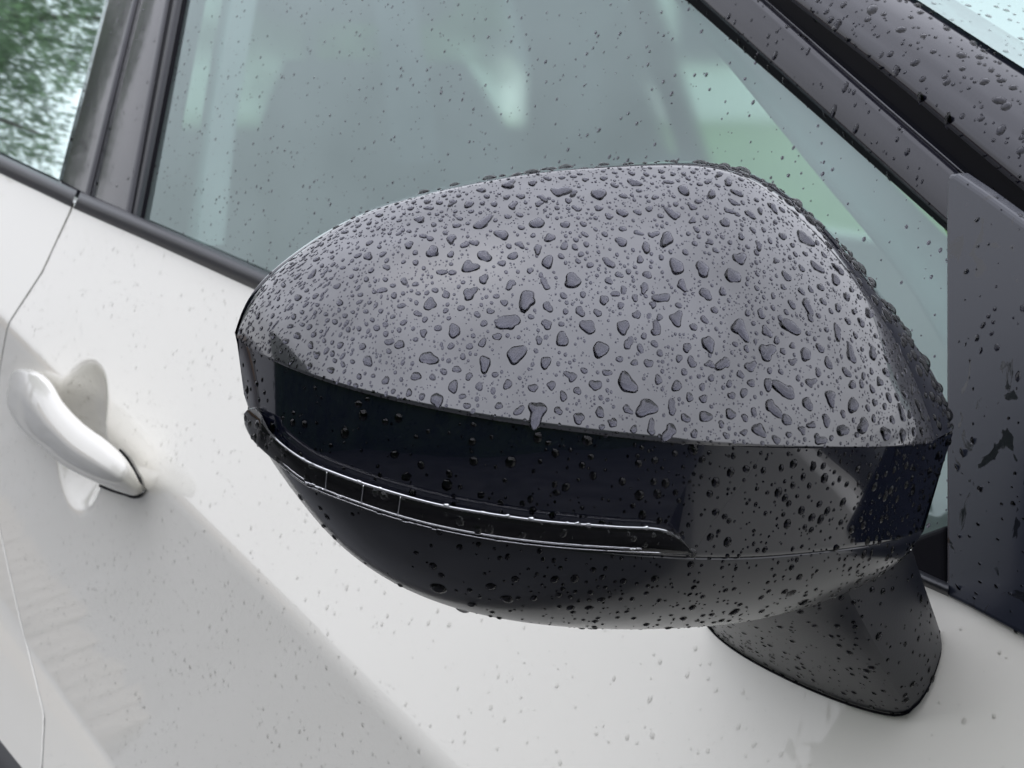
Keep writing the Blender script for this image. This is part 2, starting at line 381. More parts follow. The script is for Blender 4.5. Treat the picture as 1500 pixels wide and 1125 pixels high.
apil = strip('windscreen_pillar', [(1740, 468), (1500, 280), (1300, 112), (1152, -4), far((1300, 112), (1152, -4), 3)], [(1760, 260), (1500, 102), (1425, 54), (1335, -4), far((1425, 54), (1335, -4), 3.4)], 'pillar', (.013, -.014), bulge=.007, back=.03)
def A_y(x, z): return green_y(x, z)
# sail panel
sp = [(1384, 270), (1388, 254), (1400, 254), (1440, 281), (1500, 325), (1640, 425), (1700, 900), (1690, 1040), (1600, 992), (1500, 935), (1455, 911), (1420, 892), (1400, 882), (1384, 874)]
def slab(name, px, mat, off, th, F, parent=car, bevel=.002):
    P = [on_surf(x, y, F, off) for x, y in px]; Q = [p+np.array([0, th, 0]) for p in P]
    b = MB(); b.poly(P); b.poly(Q[::-1]); n = len(P)
    for i in range(n): b.poly([P[i], P[(i+1) % n], Q[(i+1) % n], Q[i]])
    return b.make(name, mat, parent, smooth=False, bevel=bevel, seg=3)
slf = lambda x, z: .004 + .30*(z-zb(x))
sail = slab('sail_panel', sp, 'sail', .007, .009, slf)
slab('sail_gasket', [(1330, 790), (1384, 770), (1386, 872), (1350, 862), (1334, 842)], 'rubber', .004, .012, slf)
# windscreen, bonnet, roof, far side and cabin: plain but closed
we = [on_surf(q[0], q[1], green_y, -.012) for q in spline([(1900, 345), (1760, 258), (1500, 100), (1425, 52), (1335, -6), far((1425, 52), (1335, -6), 3.4)], 26)]
MB().grid([[p + np.array([.13*math.sin(math.pi*s), 1.55*s, .03*math.sin(math.pi*s)]) for s in np.linspace(0, 1, 16)**1.5] for p in we]).make('windscreen', 'wglass', car)
bon = []
for x in np.linspace(.12, 1.25, 16):
    bon.append([(x, y, .99 - .10*max(0, x-.2) - .05*(1-sm(-.005, .16, y)) + .03*math.sin(math.pi*(y-.0)/1.74)) for y in np.linspace(-.0, 1.75, 24)])
MB().grid(bon).make('bonnet', 'white', car)
MB().box((-2.6, .30, 1.50), (-.62, 1.45, 1.54)).make('roof', 'gloss', car, smooth=False, bevel=.02)
fs = MB(); fs.box((-2.6, 1.74, .3), (1.2, 1.80, .85)); fs.make('far_side_body', 'white', car, smooth=False)
fp = MB()
for xa, xb, xc, xd in ((-1.02, -.90, -1.10, -1.0), (-2.10, -1.99, -2.12, -2.02)):
    MB().poly([(xa, 1.76, .85), (xb, 1.76, .85), (xd, 1.46, 1.51), (xc, 1.46, 1.51)]).make('far_pillar', 'interior', car, smooth=False)
fp.poly([(.10, 1.76, .85), (.24, 1.76, .85), (-.55, 1.46, 1.51), (-.70, 1.46, 1.51)])
fp.make('far_pillar', 'interior', car, smooth=False)
for q in ([(-.95, 1.75, .85), (.1, 1.75, .85), (-.7, 1.46, 1.5), (-1.03, 1.46, 1.5)], [(-1.99, 1.75, .85), (-1.02, 1.75, .85), (-1.1, 1.46, 1.5), (-2.02, 1.46, 1.5)], [(-2.58, 1.75, .85), (-2.10, 1.75, .85), (-2.12, 1.46, 1.5), (-2.5, 1.46, 1.5)]):
    MB().poly(q).make('far_window', 'pglass', car, smooth=False)
MB().box((-2.6, .1, .25), (.9, 1.74, .30)).make('cabin_floor', 'interior', car, smooth=False)
MB().box((-2.6, .06, .3), (.9, .09, .99)).make('door_card', 'interior', car, smooth=False, bevel=.01)
MB().box((-2.66, .1, .3), (-2.6, 1.74, 1.0)).make('tailgate', 'interior', car, smooth=False)
MB().poly([(-2.62, .22, 1.0), (-2.62, 1.62, 1.0), (-2.45, 1.5, 1.49), (-2.45, .36, 1.49)]).make('rear_screen', 'pglass', car, smooth=False)
rs = MB(); rs.grid([[(-1.75, y, .5), (-1.95, y, .7), (-2.02, y, .98), (-2.10, y, .96)] for y in np.linspace(.14, 1.70, 14)]); rsb = rs.make('rear_bench', 'seat', car)
for y in (.45, 1.37):
    h = MB(); h.grid([[(-2.05 + .045*math.cos(q), y + w*math.sin(q), z) for q in np.linspace(0, 2*math.pi, 14, endpoint=False)] for z, w in ((.97, .06), (1.0, .085), (1.13, .085), (1.20, .06))], close_u=True).poly([(-2.05 + .045*math.cos(q), y + .06*math.sin(q), 1.20) for q in np.linspace(0, 2*math.pi, 14, endpoint=False)])
    h.make('rear_headrest', 'seat', rsb)
d = MB(); d.grid([[(.75, y, .97), (.35, y, 1.0), (.12, y, .985), (.02, y, .95), (.04, y, .75), (.2, y, .5)] for y in np.linspace(.1, 1.73, 12)]); d.make('dashboard', 'lightint', car)
def seat(y, x_off):
    s = MB()
    prof = [(-.62, .62), (-.70, .75), (-.77, .95), (-.82, 1.10), (-.84, 1.16)]
    rows = []
    for (x, z), w in zip(prof, (.15, .165, .165, .15, .11)):
        rows.append([(x + x_off + .055*math.cos(q) + .03*(abs(math.sin(q))**3), y + w*math.sin(q), z) for q in np.linspace(0, 2*math.pi, 20, endpoint=False)])
    s.grid(rows, close_u=True); s.poly(rows[-1])
    r2 = [[(x, y + w*math.sin(q), .50+h*math.cos(q)) for q in np.linspace(0, 2*math.pi, 16, endpoint=False)] for x, w, h in ((-.68+x_off, .22, .1), (-.58+x_off, .25, .13), (-.23+x_off, .25, .13), (-.03+x_off, .23, .08))]
    s.grid(r2, close_u=True); s.poly(r2[-1])
    o = s.make('seat', 'seat', car)
    h = MB(); rr = [[(-.87 + x_off + .05*math.cos(q), y + w*math.sin(q), z) for q in np.linspace(0, 2*math.pi, 16, endpoint=False)] for z, w in ((1.20, .10), (1.22, .135), (1.33, .14), (1.375, .10))]
    h.grid(rr, close_u=True); h.poly(rr[-1]); h.poly(rr[0][::-1])
    h.tube([(-.85+x_off, y-.06, 1.12), (-.86+x_off, y-.06, 1.22)], .007); h.tube([(-.85+x_off, y+.06, 1.12), (-.86+x_off, y+.06, 1.22)], .007)
    h.make('headrest', 'seat', o)
seat(.40, -.27); seat(1.34, .02)
sw = MB(); sw.tube([(-.16+.08*math.sin(q), .48+.185*math.cos(q), .93+.165*math.sin(q)) for q in np.linspace(0, 2*math.pi, 40)], .015, 8, cap=False)
sw.box((-.16, .32, .915), (-.14, .64, .945)); sw.make('steering_wheel', 'seat', car)
strip('cabin_pillar_trim', [(278, 352), (300, 180), (332, -4), far((300, 180), (332, -4), 3)], [(302, 362), (322, 180), (354, -4), far((322, 180), (354, -4), 3)], 'lightint', (-.05, -.05), bulge=.008)
MB().grid([[(-.74, .22, 1.08), (-.73, .26, 1.08)], [(-.95, .29, 1.36), (-.94, .33, 1.36)]]).make('seat_belt', 'seat', car)
strip('windscreen_pillar_trim', [(1384, 510), (1335, 425), (1185, 240), (985, -4), far((1185, 240), (985, -4), 2)], [(1430, 460), (1380, 390), (1235, 240), (1020, -4), far((1235, 240), (1020, -4), 2)], 'lightint', (-.03, -.03), bulge=.006)

# ------------------------------------------------------------------ the door mirror
MN = np.array([.92, -.33, .20]); MN /= np.linalg.norm(MN); MC = np.array([.02, -.145, 1.065])
def mp(x, y, d): return on_plane(x, y, MC + MN*d, MN)     # a point d in front of the mirror's rim plane
NU = 150
E_px = [(347, 487), (356, 456), (378, 422), (432, 375), (502, 328), (582, 297), (682, 272), (800, 252), (900, 245), (1000, 242), (1056, 247), (1103, 264), (1150, 302), (1200, 349), (1250, 409), (1300, 484), (1338, 560), (1360, 618), (1366, 646)]
T_px = [(344, 487), (351, 455), (374, 418), (429, 371), (500, 324), (580, 292), (680, 267), (800, 247), (900, 239), (1000, 235), (1060, 239), (1110, 255), (1162, 290), (1214, 335), (1266, 398), (1318, 468), (1362, 538), (1390, 590), (1396, 630)]
K_px = [(346, 493), (368, 512), (402, 529), (470, 556), (560, 582), (700, 611), (800, 626), (900, 639), (1000, 649), (1100, 655), (1200, 657), (1300, 655), (1366, 648)]
K2_px = K_px[:-1] + [(1362, 650), (1396, 634)]
S_px = [(357, 575), (372, 618), (400, 660), (450, 697), (520, 727), (600, 752), (700, 777), (800, 795), (900, 808), (1015, 815), (1100, 815), (1200, 807), (1280, 797), (1330, 786), (1352, 774)]
B_px = [(372, 625), (392, 668), (420, 706), (450, 747), (500, 801), (570, 851), (650, 886), (720, 904), (800, 916), (900, 922), (1000, 920), (1100, 910), (1200, 885), (1270, 855), (1322, 822), (1353, 778)]
def dep(tab):
    xs, ds = [np.array(q, float) for q in zip(*tab)]; h = np.diff(xs); dl_ = np.diff(ds)/h; m = np.zeros(len(xs)); m[0], m[-1] = dl_[0], dl_[-1]
    for i in range(1, len(xs)-1):
        if dl_[i-1]*dl_[i] > 0: w1, w2 = 2*h[i]+h[i-1], h[i]+2*h[i-1]; m[i] = (w1+w2)/(w1/dl_[i-1]+w2/dl_[i])
    def f(s):
        i = int(np.clip(np.searchsorted(xs, s)-1, 0, len(h)-1)); t = (s-xs[i])/h[i]
        return float(ds[i]*(1+2*t)*(1-t)**2 + h[i]*m[i]*t*(1-t)**2 + ds[i+1]*t*t*(3-2*t) + h[i]*m[i+1]*t*t*(t-1))
    return f
def smooth(a, k=5):
    a = np.array(a)
    for _ in range(k): a[1:-1] = .25*a[:-2]+.5*a[1:-1]+.25*a[2:]
    return a
us = np.linspace(0, 1, NU)
dK = smooth([dep([(0, 0), (.03, .012), (.1, .029), (.25, .047), (.45, .058), (.65, .060), (.8, .055), (.9, .047), (.96, .038), (1, .026)])(s) for s in us], 40); dK[0] = 0
dE = smooth([dep([(0, 0), (.06, .003), (.2, .009), (.35, .014), (.5, .017), (.65, .020), (.8, .024), (1, .026)])(s) for s in us], 40)
dT = np.zeros(NU)
dK2 = smooth([dep([(0, 0), (.03, .012), (.1, .029), (.25, .047), (.45, .058), (.65, .060), (.8, .055), (.9, .045), (.96, .028), (1, 0)])(s) for s in us], 40); dK2[0] = 0; dK2[-1] = 0
dS = smooth([dep([(0, 0), (.04, .009), (.1, .021), (.25, .038), (.45, .048), (.65, .050), (.8, .045), (.9, .035), (.96, .021), (1, 0)])(s) for s in us], 40); dS[0] = 0; dS[-1] = 0
dB = smooth([dep([(0, 0), (.1, .004), (.3, .014), (.5, .018), (.75, .016), (.92, .008), (1, 0)])(s) for s in us], 40)
Kc, Ec, Tc, K2c, Sc, Bc = [smooth(spline(p, NU), 25) for p in (K_px, E_px, T_px, K2_px, S_px, B_px)]
def arc(a0, a1, g, n):
    s = np.linspace(0, 1, n); al = np.radians(a0+(a1-a0)*s**g)
    rho = np.concatenate([[0], np.cumsum(np.cos((al[1:]+al[:-1])/2))]); dl = np.concatenate([[0], np.cumsum(np.sin((al[1:]+al[:-1])/2))])
    return rho/rho[-1], dl/dl[-1]
def patch(A, dA, Bq, dBq, rho, dl):
    rows = []
    for r, d_ in zip(rho, dl):
        q = A + (Bq-A)*r; dd = dA + (dBq-dA)*d_
        rows.append([mp(q[i, 0], q[i, 1], dd[i]) for i in range(len(A))])
    return rows
mirror_back = MB()
back1 = [[mp(*p, 0) for p in list(Tc)+list(Bc[::-1])]]
for dd, k in ((-.012, .995), (-.022, .965), (-.024, .93)):
    cpx = np.array([880, 590]); back1.append([mp(*(cpx+(np.array(p)-cpx)*k), dd) for p in list(Tc)+list(Bc[::-1])])
mirror_back.grid(back1, close_u=True)
side_mirror = mirror_back.make('side_mirror', 'gloss', car)
tag(side_mirror, 'black door mirror housing covered in beaded rain')
MB().poly([mp(*(np.array([880, 590])+(np.array(p)-[880, 590])*.94), -.0235) for p in list(Tc)[::3]+list(Bc[::-1])[::3]]).make('mirror_glass', 'mirror', side_mirror, smooth=False)
rho, dl = arc(17, 66, 1.25, 60)
cap_rows = patch(Kc, dK, Ec, dE, rho, dl)
# turned edge along the lower seam and upper rim
def shift(rows, i, d_): return [p - MN*d_ for p in rows[i]]
cap_lip = [mp(Kc[i, 0], Kc[i, 1]+1.0, dK[i]-.0008) for i in range(NU)]
cap = MB().grid([cap_lip]+cap_rows+[[mp(*(Ec[i]+(Tc[i]-Ec[i])*.12), dE[i]-.0022) for i in range(NU)]]).make('mirror_cap', 'cap', side_mirror)
fr_rho, fr_dl = arc(30, 85, 1.0, 12)
dE2 = dE-.0014
frame = MB().grid(patch(Ec, dE2-.0006, Tc, dT, fr_rho, fr_dl)).make('mirror_rim', 'gloss', side_mirror)
b_rho, b_dl = np.linspace(0, 1, 26), np.linspace(0, 1, 26)
bulge = lambda s: 0
band_rows = []
for r in b_rho:
    q = K2c + (Sc-K2c)*r; dd = dK2 - .0007 + (dS-dK2)*r + .0012*math.sin(math.pi*r)*np.sin(np.pi*us)**.5
    band_rows.append([mp(q[i, 0], q[i, 1], dd[i]) for i in range(NU)])
band = MB().grid(band_rows+[[mp(Sc[i, 0], Sc[i, 1]+1.5, max(0, dS[i]-.003)) for i in range(NU)]]).make('mirror_front_panel', 'gloss', side_mirror)
w_rho, w_dl = arc(14, 80, .9, 30)
bowl = MB().grid([[mp(Sc[i, 0], Sc[i, 1]+1, dS[i]-.003) for i in range(NU)]]+patch(Sc+np.array([0, 1.2]), dS-.0016, Bc, dB, w_rho, w_dl)+[[mp(*(np.array([880, 640])+(Bc[i]-[880, 640])*.985), dB[i]*.3) for i in range(NU)]]).make('mirror_lower_shell', 'lower', side_mirror)

# indicator repeater: clear lens over a dark tray with bright reflector lines
IT = spline([(357, 606), (366, 597), (378, 600), (398, 634), (440, 668), (500, 694), (560, 714), (640, 736), (700, 747), (800, 761), (900, 769), (975, 775), (998, 789), (1016, 812)], 90)
IB = spline([(358, 622), (364, 636), (374, 650), (410, 682), (450, 713), (520, 742), (600, 768), (700, 790), (800, 803), (900, 810), (960, 812), (990, 813), (1006, 813.5), (1017, 814)], 90)
fd = lambda x: float(np.interp(x, Sc[:, 0], dS))
idep = np.array([max(-.001, fd((IT[i, 0]+IB[i, 0])/2)) for i in range(90)])
idep[:6] = np.linspace(-.002, idep[6], 6)
def irow(s, dd): q = IT + (IB-IT)*s; return [mp(q[i, 0], q[i, 1], idep[i]+dd+.0012-.0034*s) for i in range(90)]
lens = MB().grid([irow(0, -.004), irow(0, .0032), irow(.02, .0044), irow(.05, .0048), irow(.35, .0050), irow(.65, .0048), irow(.9, .0040), irow(.97, .0032), irow(1, .0020), irow(1, -.004)]).make('indicator_lens', 'lens', side_mirror)
tray = MB().grid([irow(.02, .0005), irow(.10, .0022), irow(.5, .0026), irow(.92, .0022), irow(.98, .0006)]).make('indicator_tray', 'smoke', side_mirror)
def itube(s, dd, r, a=0, b_=90, name='reflector_line'):
    pts = irow(s, dd)[a:b_]; return MB().tube(pts, r, 6).make(name, 'chrome', side_mirror)
itube(.06, .0036, .00034, 8, 84); itube(.80, .0034, .00030, 10, 80); itube(.93, .0032, .00018, 10, 84)
for i in (20, 27, 34):
    MB().tube([irow(s, .0034)[i] for s in np.linspace(.12, .78, 6)], .00026, 6).make('reflector_divider', 'chrome', side_mirror)

# mirror arm: tapering foot bolted through the door skin
foot_px = [(1036, 912), (1052, 932), (1085, 955), (1150, 990), (1230, 1024), (1290, 1042), (1325, 1046), (1346, 1034), (1362, 1010), (1378, 965), (1379, 935)]
top_px = [(1030, 895), (1050, 896), (1090, 895), (1150, 890), (1205, 885), (1240, 876), (1258, 868), (1270, 860), (1285, 850), (1310, 835), (1335, 815)]
def arm_face(fpx, tpx, n, ridge, bow):
    fp_, tp_ = spline(fpx, n), spline(tpx, n); rows = []
    f3 = [on_surf(x, y, door_y, .0005) for x, y in fp_]; t3 = [mp(x, y-10, -.003) for x, y in tp_]
    for k in range(17):
        s = k/16; row = []
        for i in range(n):
            u_ = ridge(i/(n-1)); p = f3[i]*(1-s) + t3[i]*s
            row.append(p + np.array([.5, -.75, .3])*(.013*u_**1.05*math.sin(math.pi*min(1, .12+.8*s)) + bow*math.sin(math.pi*s)*math.sin(math.pi*i/(n-1))))
        rows.append(row)
    return rows
fa = arm_face([(1036, 912), (1052, 930), (1085, 955), (1150, 990), (1230, 1024), (1290, 1042), (1318, 1046), (1335, 1042), (1343, 1034)], [(1030, 893), (1060, 895), (1110, 894), (1160, 890), (1205, 884), (1225, 880), (1236, 877), (1240, 876), (1243, 875)], 34, lambda u_: u_, -.003)
fb = arm_face([(1343, 1034), (1351, 1026), (1363, 1006), (1374, 978), (1380, 950), (1377, 925)], [(1243, 875), (1250, 872), (1270, 862), (1295, 848), (1318, 832), (1336, 816)], 24, lambda u_: 1-u_, .0015)
am = MB().grid(fa); am.grid(fb)
am.grid([[q*(1-k)+p*k + np.array([-.02, .02, 0])*math.sin(math.pi*k) for k in np.linspace(0, 1, 5)] for p, q in zip([r[0] for r in fa], [r[-1] for r in fb])])
arm = am.make('mirror_arm', 'arm', side_mirror)
arm.data.set_sharp_from_angle(angle=rad(11))
# dark seal where the arm meets the skin
ft = [p + np.array([0, -.001, 0]) for p in fa[0]+fb[0][1:]]
MB().tube(ft, .0005, 6).make('arm_gasket', 'rubber', side_mirror)

# ------------------------------------------------------------------ raindrops
def sampler(o):
    me = o.data; me.calc_loop_triangles()
    V = np.array([v.co for v in me.vertices]); N_ = np.array([v.normal for v in me.vertices])
    T = np.array([t.vertices for t in me.loop_triangles])
    A = np.linalg.norm(np.cross(V[T[:, 1]]-V[T[:, 0]], V[T[:, 2]]-V[T[:, 0]]), axis=1)/2
    c = (V[T[:, 0]]+V[T[:, 1]]+V[T[:, 2]])/3
    view = CAM-c; view /= np.linalg.norm(view, axis=1)[:, None]
    fn = np.cross(V[T[:, 1]]-V[T[:, 0]], V[T[:, 2]]-V[T[:, 0]]); fn /= np.linalg.norm(fn, axis=1)[:, None]+1e-15
    flip = np.sign((fn*view).sum(1)); keep = np.abs((fn*view).sum(1)) > .03
    return V, N_, T, np.nan_to_num(A*keep), flip
def sample(S_, n):
    V, N_, T, A, flip = S_
    idx = rng.choice(len(T), n, p=A/A.sum()); a = rng.random((n, 2)); sw_ = a.sum(1) > 1; a[sw_] = 1-a[sw_]
    w = np.stack([1-a.sum(1), a[:, 0], a[:, 1]], 1)
    P = (V[T[idx]]*w[:, :, None]).sum(1); Nn = (N_[T[idx]]*w[:, :, None]).sum(1); Nn /= np.linalg.norm(Nn, axis=1)[:, None]
    fv = np.sign((Nn*(CAM-P)).sum(1)); Nn *= fv[:, None]
    return P, Nn
def pix(P):
    d = P-CAM; z = d@FW; return np.stack([750+FPX*(d@RT)/z, 562.5-FPX*(d@UP)/z], -1)
class Hash:
    def __init__(s, c): s.c = c; s.d = {}
    def ok(s, p, r):
        k = tuple(np.floor(p/s.c).astype(int))
        for i in (-1, 0, 1):
            for j in (-1, 0, 1):
                for l in (-1, 0, 1):
                    for q, rr in s.d.get((k[0]+i, k[1]+j, k[2]+l), ()):
                        if (q-p)@(q-p) < (r+rr)**2: return False
        s.d.setdefault(k, []).append((p, r)); return True
def drop_geo(P, N_, r, blobs, nseg, nring, hgt, stretch=1.0, sag=.2, rot=None, base=True, rough=1.0):
    g = np.array([0, 0, -1.0]); g = g - N_*g.dot(N_); L = np.linalg.norm(g); steep = L
    g = g/L if L > .05 else np.cross(N_, [1, 0, 0]); g /= np.linalg.norm(g); s_ = np.cross(N_, g)
    if rot: g, s_ = g*math.cos(rot)+s_*math.sin(rot), s_*math.cos(rot)-g*math.sin(rot)
    circ = [(0, 0, 1.0)] + blobs
    ex = []
    for q in np.linspace(0, 2*math.pi, nseg, endpoint=False):
        c, s = math.cos(q), math.sin(q); best = 0
        for bx, by, br in circ:
            b_ = c*bx+s*by; disc = b_*b_ - (bx*bx+by*by-br*br)
            if disc > 0: best = max(best, b_+math.sqrt(disc))
        ex.append(max(best, .25))
    qa = np.linspace(0, 2*math.pi, nseg, endpoint=False)
    ex = np.array(ex)*(1 + rough*(.16*np.sin(2*qa+6.28*random.random())+.11*np.sin(3*qa+6.28*random.random())+.07*np.sin(5*qa+6.28*random.random()))); ex = .25*np.roll(ex, 1)+.5*ex+.25*np.roll(ex, -1)
    V = []
    for k in range(nring):
        t = 1 - k/nring
        h = hgt*r*(1-t**2.0)**.88
        off = sag*(1-t)*.6
        for j, q in enumerate(np.linspace(0, 2*math.pi, nseg, endpoint=False)):
            u_, v_ = ex[j]*t*math.cos(q)*stretch + off, ex[j]*t*math.sin(q)
            V.append(P + r*(g*u_+s_*v_) + N_*(h if k else -.00008))
    V.append(P + r*g*sag*.6 + N_*hgt*r)
    F_ = []
    for k in range(nring-1):
        for j in range(nseg):
            j2 = (j+1) % nseg; F_.append((k*nseg+j, k*nseg+j2, (k+1)*nseg+j2, (k+1)*nseg+j))
    b0 = (nring-1)*nseg
    for j in range(nseg): F_.append((b0+j, b0+(j+1) % nseg, nring*nseg))
    if base:        # wetted paint under the bead; on glass, a dark disc for its refracted shade
        b1 = len(V)
        for j, q in enumerate(np.linspace(0, 2*math.pi, nseg, endpoint=False)):
            V.append(P + r*(g*(ex[j]*.97*math.cos(q)*stretch)+s_*ex[j]*.97*math.sin(q)) + N_*.00005)
        F_.append(tuple(range(b1, b1+nseg)))
    return V, F_
def blobs_for(kind):
    if kind < .55:   # slightly lopsided bead
        a = random.uniform(0, 6.28); return [(.35*math.cos(a), .35*math.sin(a), random.uniform(.6, .95))]
    o = []; x = y = 0; a = random.uniform(0, 6.28)
    for _ in range(random.choice((1, 2, 2, 3))):
        a += random.uniform(-.8, .8); x += .8*math.cos(a); y += .8*math.sin(a); o.append((x, y, random.uniform(.4, .85)))
    return o
SMALL = MB()
DRY = []
def add_small(P, N_, r, nseg=8, nring=2, hgt=.42, stretch=1, rot=None, bl=None, base=True):
    V, F_ = drop_geo(P, N_, r, bl if bl is not None else blobs_for(random.random()*.7), nseg, nring, hgt, stretch, rot=rot, base=base > 0)
    b = len(SMALL.v); DRY.extend([3]*len(F_) if base == -1 else [0]*(len(F_)-1)+[int(base)]); SMALL.v.extend(map(tuple, V)); SMALL.f.extend([tuple(b+i for i in f) for f in F_])
H = Hash(.009)
capS = sampler(cap); EDGE = np.array(cap_rows[0]+cap_rows[-1])
big = []
def sizef(px):      # beads grow from the outer tip and upper rim towards the lower inner half
    x, y = px; return .55 + .5*sm(430, 760, x) + .12*sm(330, 520, y)
def want(px):
    x, y = px; return .45+.55*sm(380, 620, x)
for lo, hi, n in ((.0020, .0027, 45), (.0014, .0020, 110), (.0008, .0014, 420)):
    P, Nn = sample(capS, n*6); px = pix(P); c = 0
    for p, q, x in zip(P, Nn, px):
        if c >= n: break
        if random.random() > want(x) or x[1] > 9999: continue
        r = random.uniform(lo, hi)*sizef(x)
        if np.min(((EDGE-p)**2).sum(1)) < (r*1.5)**2: continue
        if H.ok(p, r*1.35): big.append((r, p, q, x)); c += 1
big.sort(key=lambda b: -b[0])
for k, (r, p, q, x) in enumerate(big):
    steep = 1-abs(q[2]); bl = blobs_for(random.random())
    if k < 300:
        V, F_ = drop_geo(p, q, r*.86, bl, 26, 8, random.uniform(.46, .62), 1.0+.25*steep*random.random(), .42)
        o = mesh_obj('raindrop', np.array(V)-p, F_, 'water'); o.location = p; o.data.materials.append(M['wet']); o.data.polygons[len(F_)-1].material_index = 1; o.data.polygons[len(F_)-1].use_smooth = False
        sizew = 'large' if r > .0021 else 'medium' if r > .0014 else 'small'
        shape = 'round' if len(bl) == 1 and bl[0][2] < 1 and abs(bl[0][0])+abs(bl[0][1]) < .55 else 'two-lobed' if len(bl) == 1 else 'curved' if len(bl) == 2 else 'straggling'
        v = 'by the upper rim' if x[1] < 330 else 'above mid height' if x[1] < 430 else 'below mid height' if x[1] < 540 else 'by the lower seam'
        h_ = 'at the outer tip' if x[0] < 560 else 'left of centre' if x[0] < 780 else 'at the centre' if x[0] < 980 else 'right of centre' if x[0] < 1180 else 'at the inner end'
        tag(o, f'{sizew} {shape} raindrop {v} {h_} of the black mirror cap', 'raindrop', 'raindrops beaded on the mirror cap')
    else: add_small(p, q, r, 12, 3, .42, bl=bl)
# fine rain on the cap
P, Nn = sample(capS, 14000); px = pix(P)
for p, q, x in zip(P, Nn, px):
    r = .00016 + .00062*random.random()**2.4
    if H.ok(p, r*1.2):
        left = 1-sm(430, 640, x[0])
        add_small(p, q, r, 7, 2, .4, stretch=1+1.6*left*random.random()+.3*random.random(), rot=-.5*left)
def rain(o, n, lo, hi, pw, hgt=.42, stretch=.3, cond=None, nseg=7, nring=2, base=2):
    P, Nn = sample(sampler(o), n); px = pix(P)
    for p, q, x in zip(P, Nn, px):
        if not (-60 < x[0] < 1560 and -60 < x[1] < 1185): continue
        if cond and random.random() > float(cond(x, p)): continue
        r = lo + (hi-lo)*random.random()**pw
        if H.ok(p, r*1.15): add_small(p, q, r, nseg, nring, hgt, 1+stretch*random.random(), base=base)
rain(frame, 420, .0005, .0026, 1.6, .5, nseg=10, nring=3, cond=lambda x, p: .25+.75*sm(950, 1150, x[0]))
rain(band, 1500, .0003, .0016, 2.6, .45, cond=lambda x, p: .25+.75*sm(600, 1050, x[0]))
rain(bowl, 1100, .0003, .0015, 2.4, .45, cond=lambda x, p: .15+.85*sm(600, 1000, x[0]))
rain(bowl, 70, .0015, .0026, 1.2, .5, nseg=12, nring=3, cond=lambda x, p: sm(840, 900, x[1]))
rain(arm, 900, .0003, .0016, 2.4, .4)
rain(lens, 120, .0003, .0015, 2.0, .5, nseg=10, nring=3, base=False)
rain(sail, 420, .0003, .0016, 2.2, .3, stretch=1.0, cond=lambda x, p: x[0] > 1400)
rain(apil, 1500, .0005, .0028, 3.2, .4, stretch=.8)
for nm in ('window_frame', 'frame_seal'):
    rain(bpy.data.objects[nm], 260, .0004, .0020, 2.6, .35, stretch=1)
rain(pr, 260, .0004, .0016, 2.5, .3); rain(pf, 260, .0004, .0016, 2.5, .3)
rain(fpane, 3400, .0003, .0012, 2.4, .30, base=1)  # dark disc behind each bead stands in for the dark view it refracts
rain(rpane, 700, .0003, .0011, 2.2, .35)  # rear pane beads get dark backing discs too, in place of refracted shade
rain(bpy.data.objects['windscreen'], 9000, .0004, .0016, 1.8, .4, base=False)
rain(fdoor, 11000, .0003, .0016, 3.4, .20, base=-1)
sr = mesh_obj('small_raindrops', SMALL.v, SMALL.f, 'water'); sr.data.materials.append(M['wet']); sr.data.materials.append(M['wetd']); sr.data.materials.append(M['bead']); sr.data.polygons.foreach_set('material_index', DRY)
tag(sr, 'fine rain beaded all over the mirror, windows, pillars and white door', 'raindrops', kind='stuff')

# ------------------------------------------------------------------ surroundings seen through the glass and in the reflections
MB().grid([[(x, y, 0) for x in (-300, 300)] for y in (-300, 300)]).make('ground', 'tarmac')
tag(bpy.data.objects['ground'], 'wet grey tarmac under the car', kind='structure')
MB().grid([[(x, y, .005) for x in (-120, -1.5)] for y in (4.2, 120)]).make('lawn', 'grass'); tag(bpy.data.objects['lawn'], 'green lawn beyond the far side of the car', kind='structure')
def leaf_cloud(b, c, rx, rz, n, size):
    k = 0
    while k < n:
        p = rng.uniform(-1, 1, 3); l = np.linalg.norm(p)
        if l > 1: continue
        nv = noise.noise(Vector(p*2.3)+Vector(c)*.7)
        if l > .62+.55*nv and random.random() > .1: continue
        q = np.array(c)+p*[rx, rx, rz]; a = rng.normal(size=3); a /= np.linalg.norm(a); d_ = np.cross(a, rng.normal(size=3)); d_ /= np.linalg.norm(d_); s = size*random.uniform(.6, 1.3)
        b.poly([q-a*s, q+d_*s*.45, q+a*s, q-d_*s*.45]); k += 1
def tree(loc, h, rx, n, mat, label, leaf=.10):
    t = empty('tree', loc); tag(t, label, 'tree', 'trees standing round the car')
    b = MB(); b.tube([(0, 0, 0), (.05, .02, h*.3), (0, .05, h*.6), (.03, 0, h*.85)], [.16, .13, .08, .03], 8)
    for k in range(7):
        a = k*2.4; z = h*(.28+.08*k); b.tube([(0, 0, z), (rx*.35*math.cos(a), rx*.35*math.sin(a), z+h*.08), (rx*.75*math.cos(a), rx*.75*math.sin(a), z+h*.13)], [.05, .035, .012], 6)
    b.make('trunk', 'bark', t)
    c = MB()
    for k in range(6):
        a = k*2.1; rr = rx*.45*(k > 0)
        leaf_cloud(c, (rr*math.cos(a), rr*math.sin(a), h*(.32+.11*k)), rx*(.80-.06*k), h*.2, n//6, leaf)
    c.make('crown', mat, t, smooth=False)
tree((-16, -2.6, 0), 6.6, 2.0, 17000, 'leafm', 'dense green tree behind the car on the driver side', .05)
tree((-21, -2.2, 0), 6.0, 3.0, 9000, 'leafd', 'broad dark tree farther back on the driver side')
tree((-12.5, 7.0, 0), 5.0, 2.2, 4200, 'leafl', 'light green tree on the lawn behind the car')
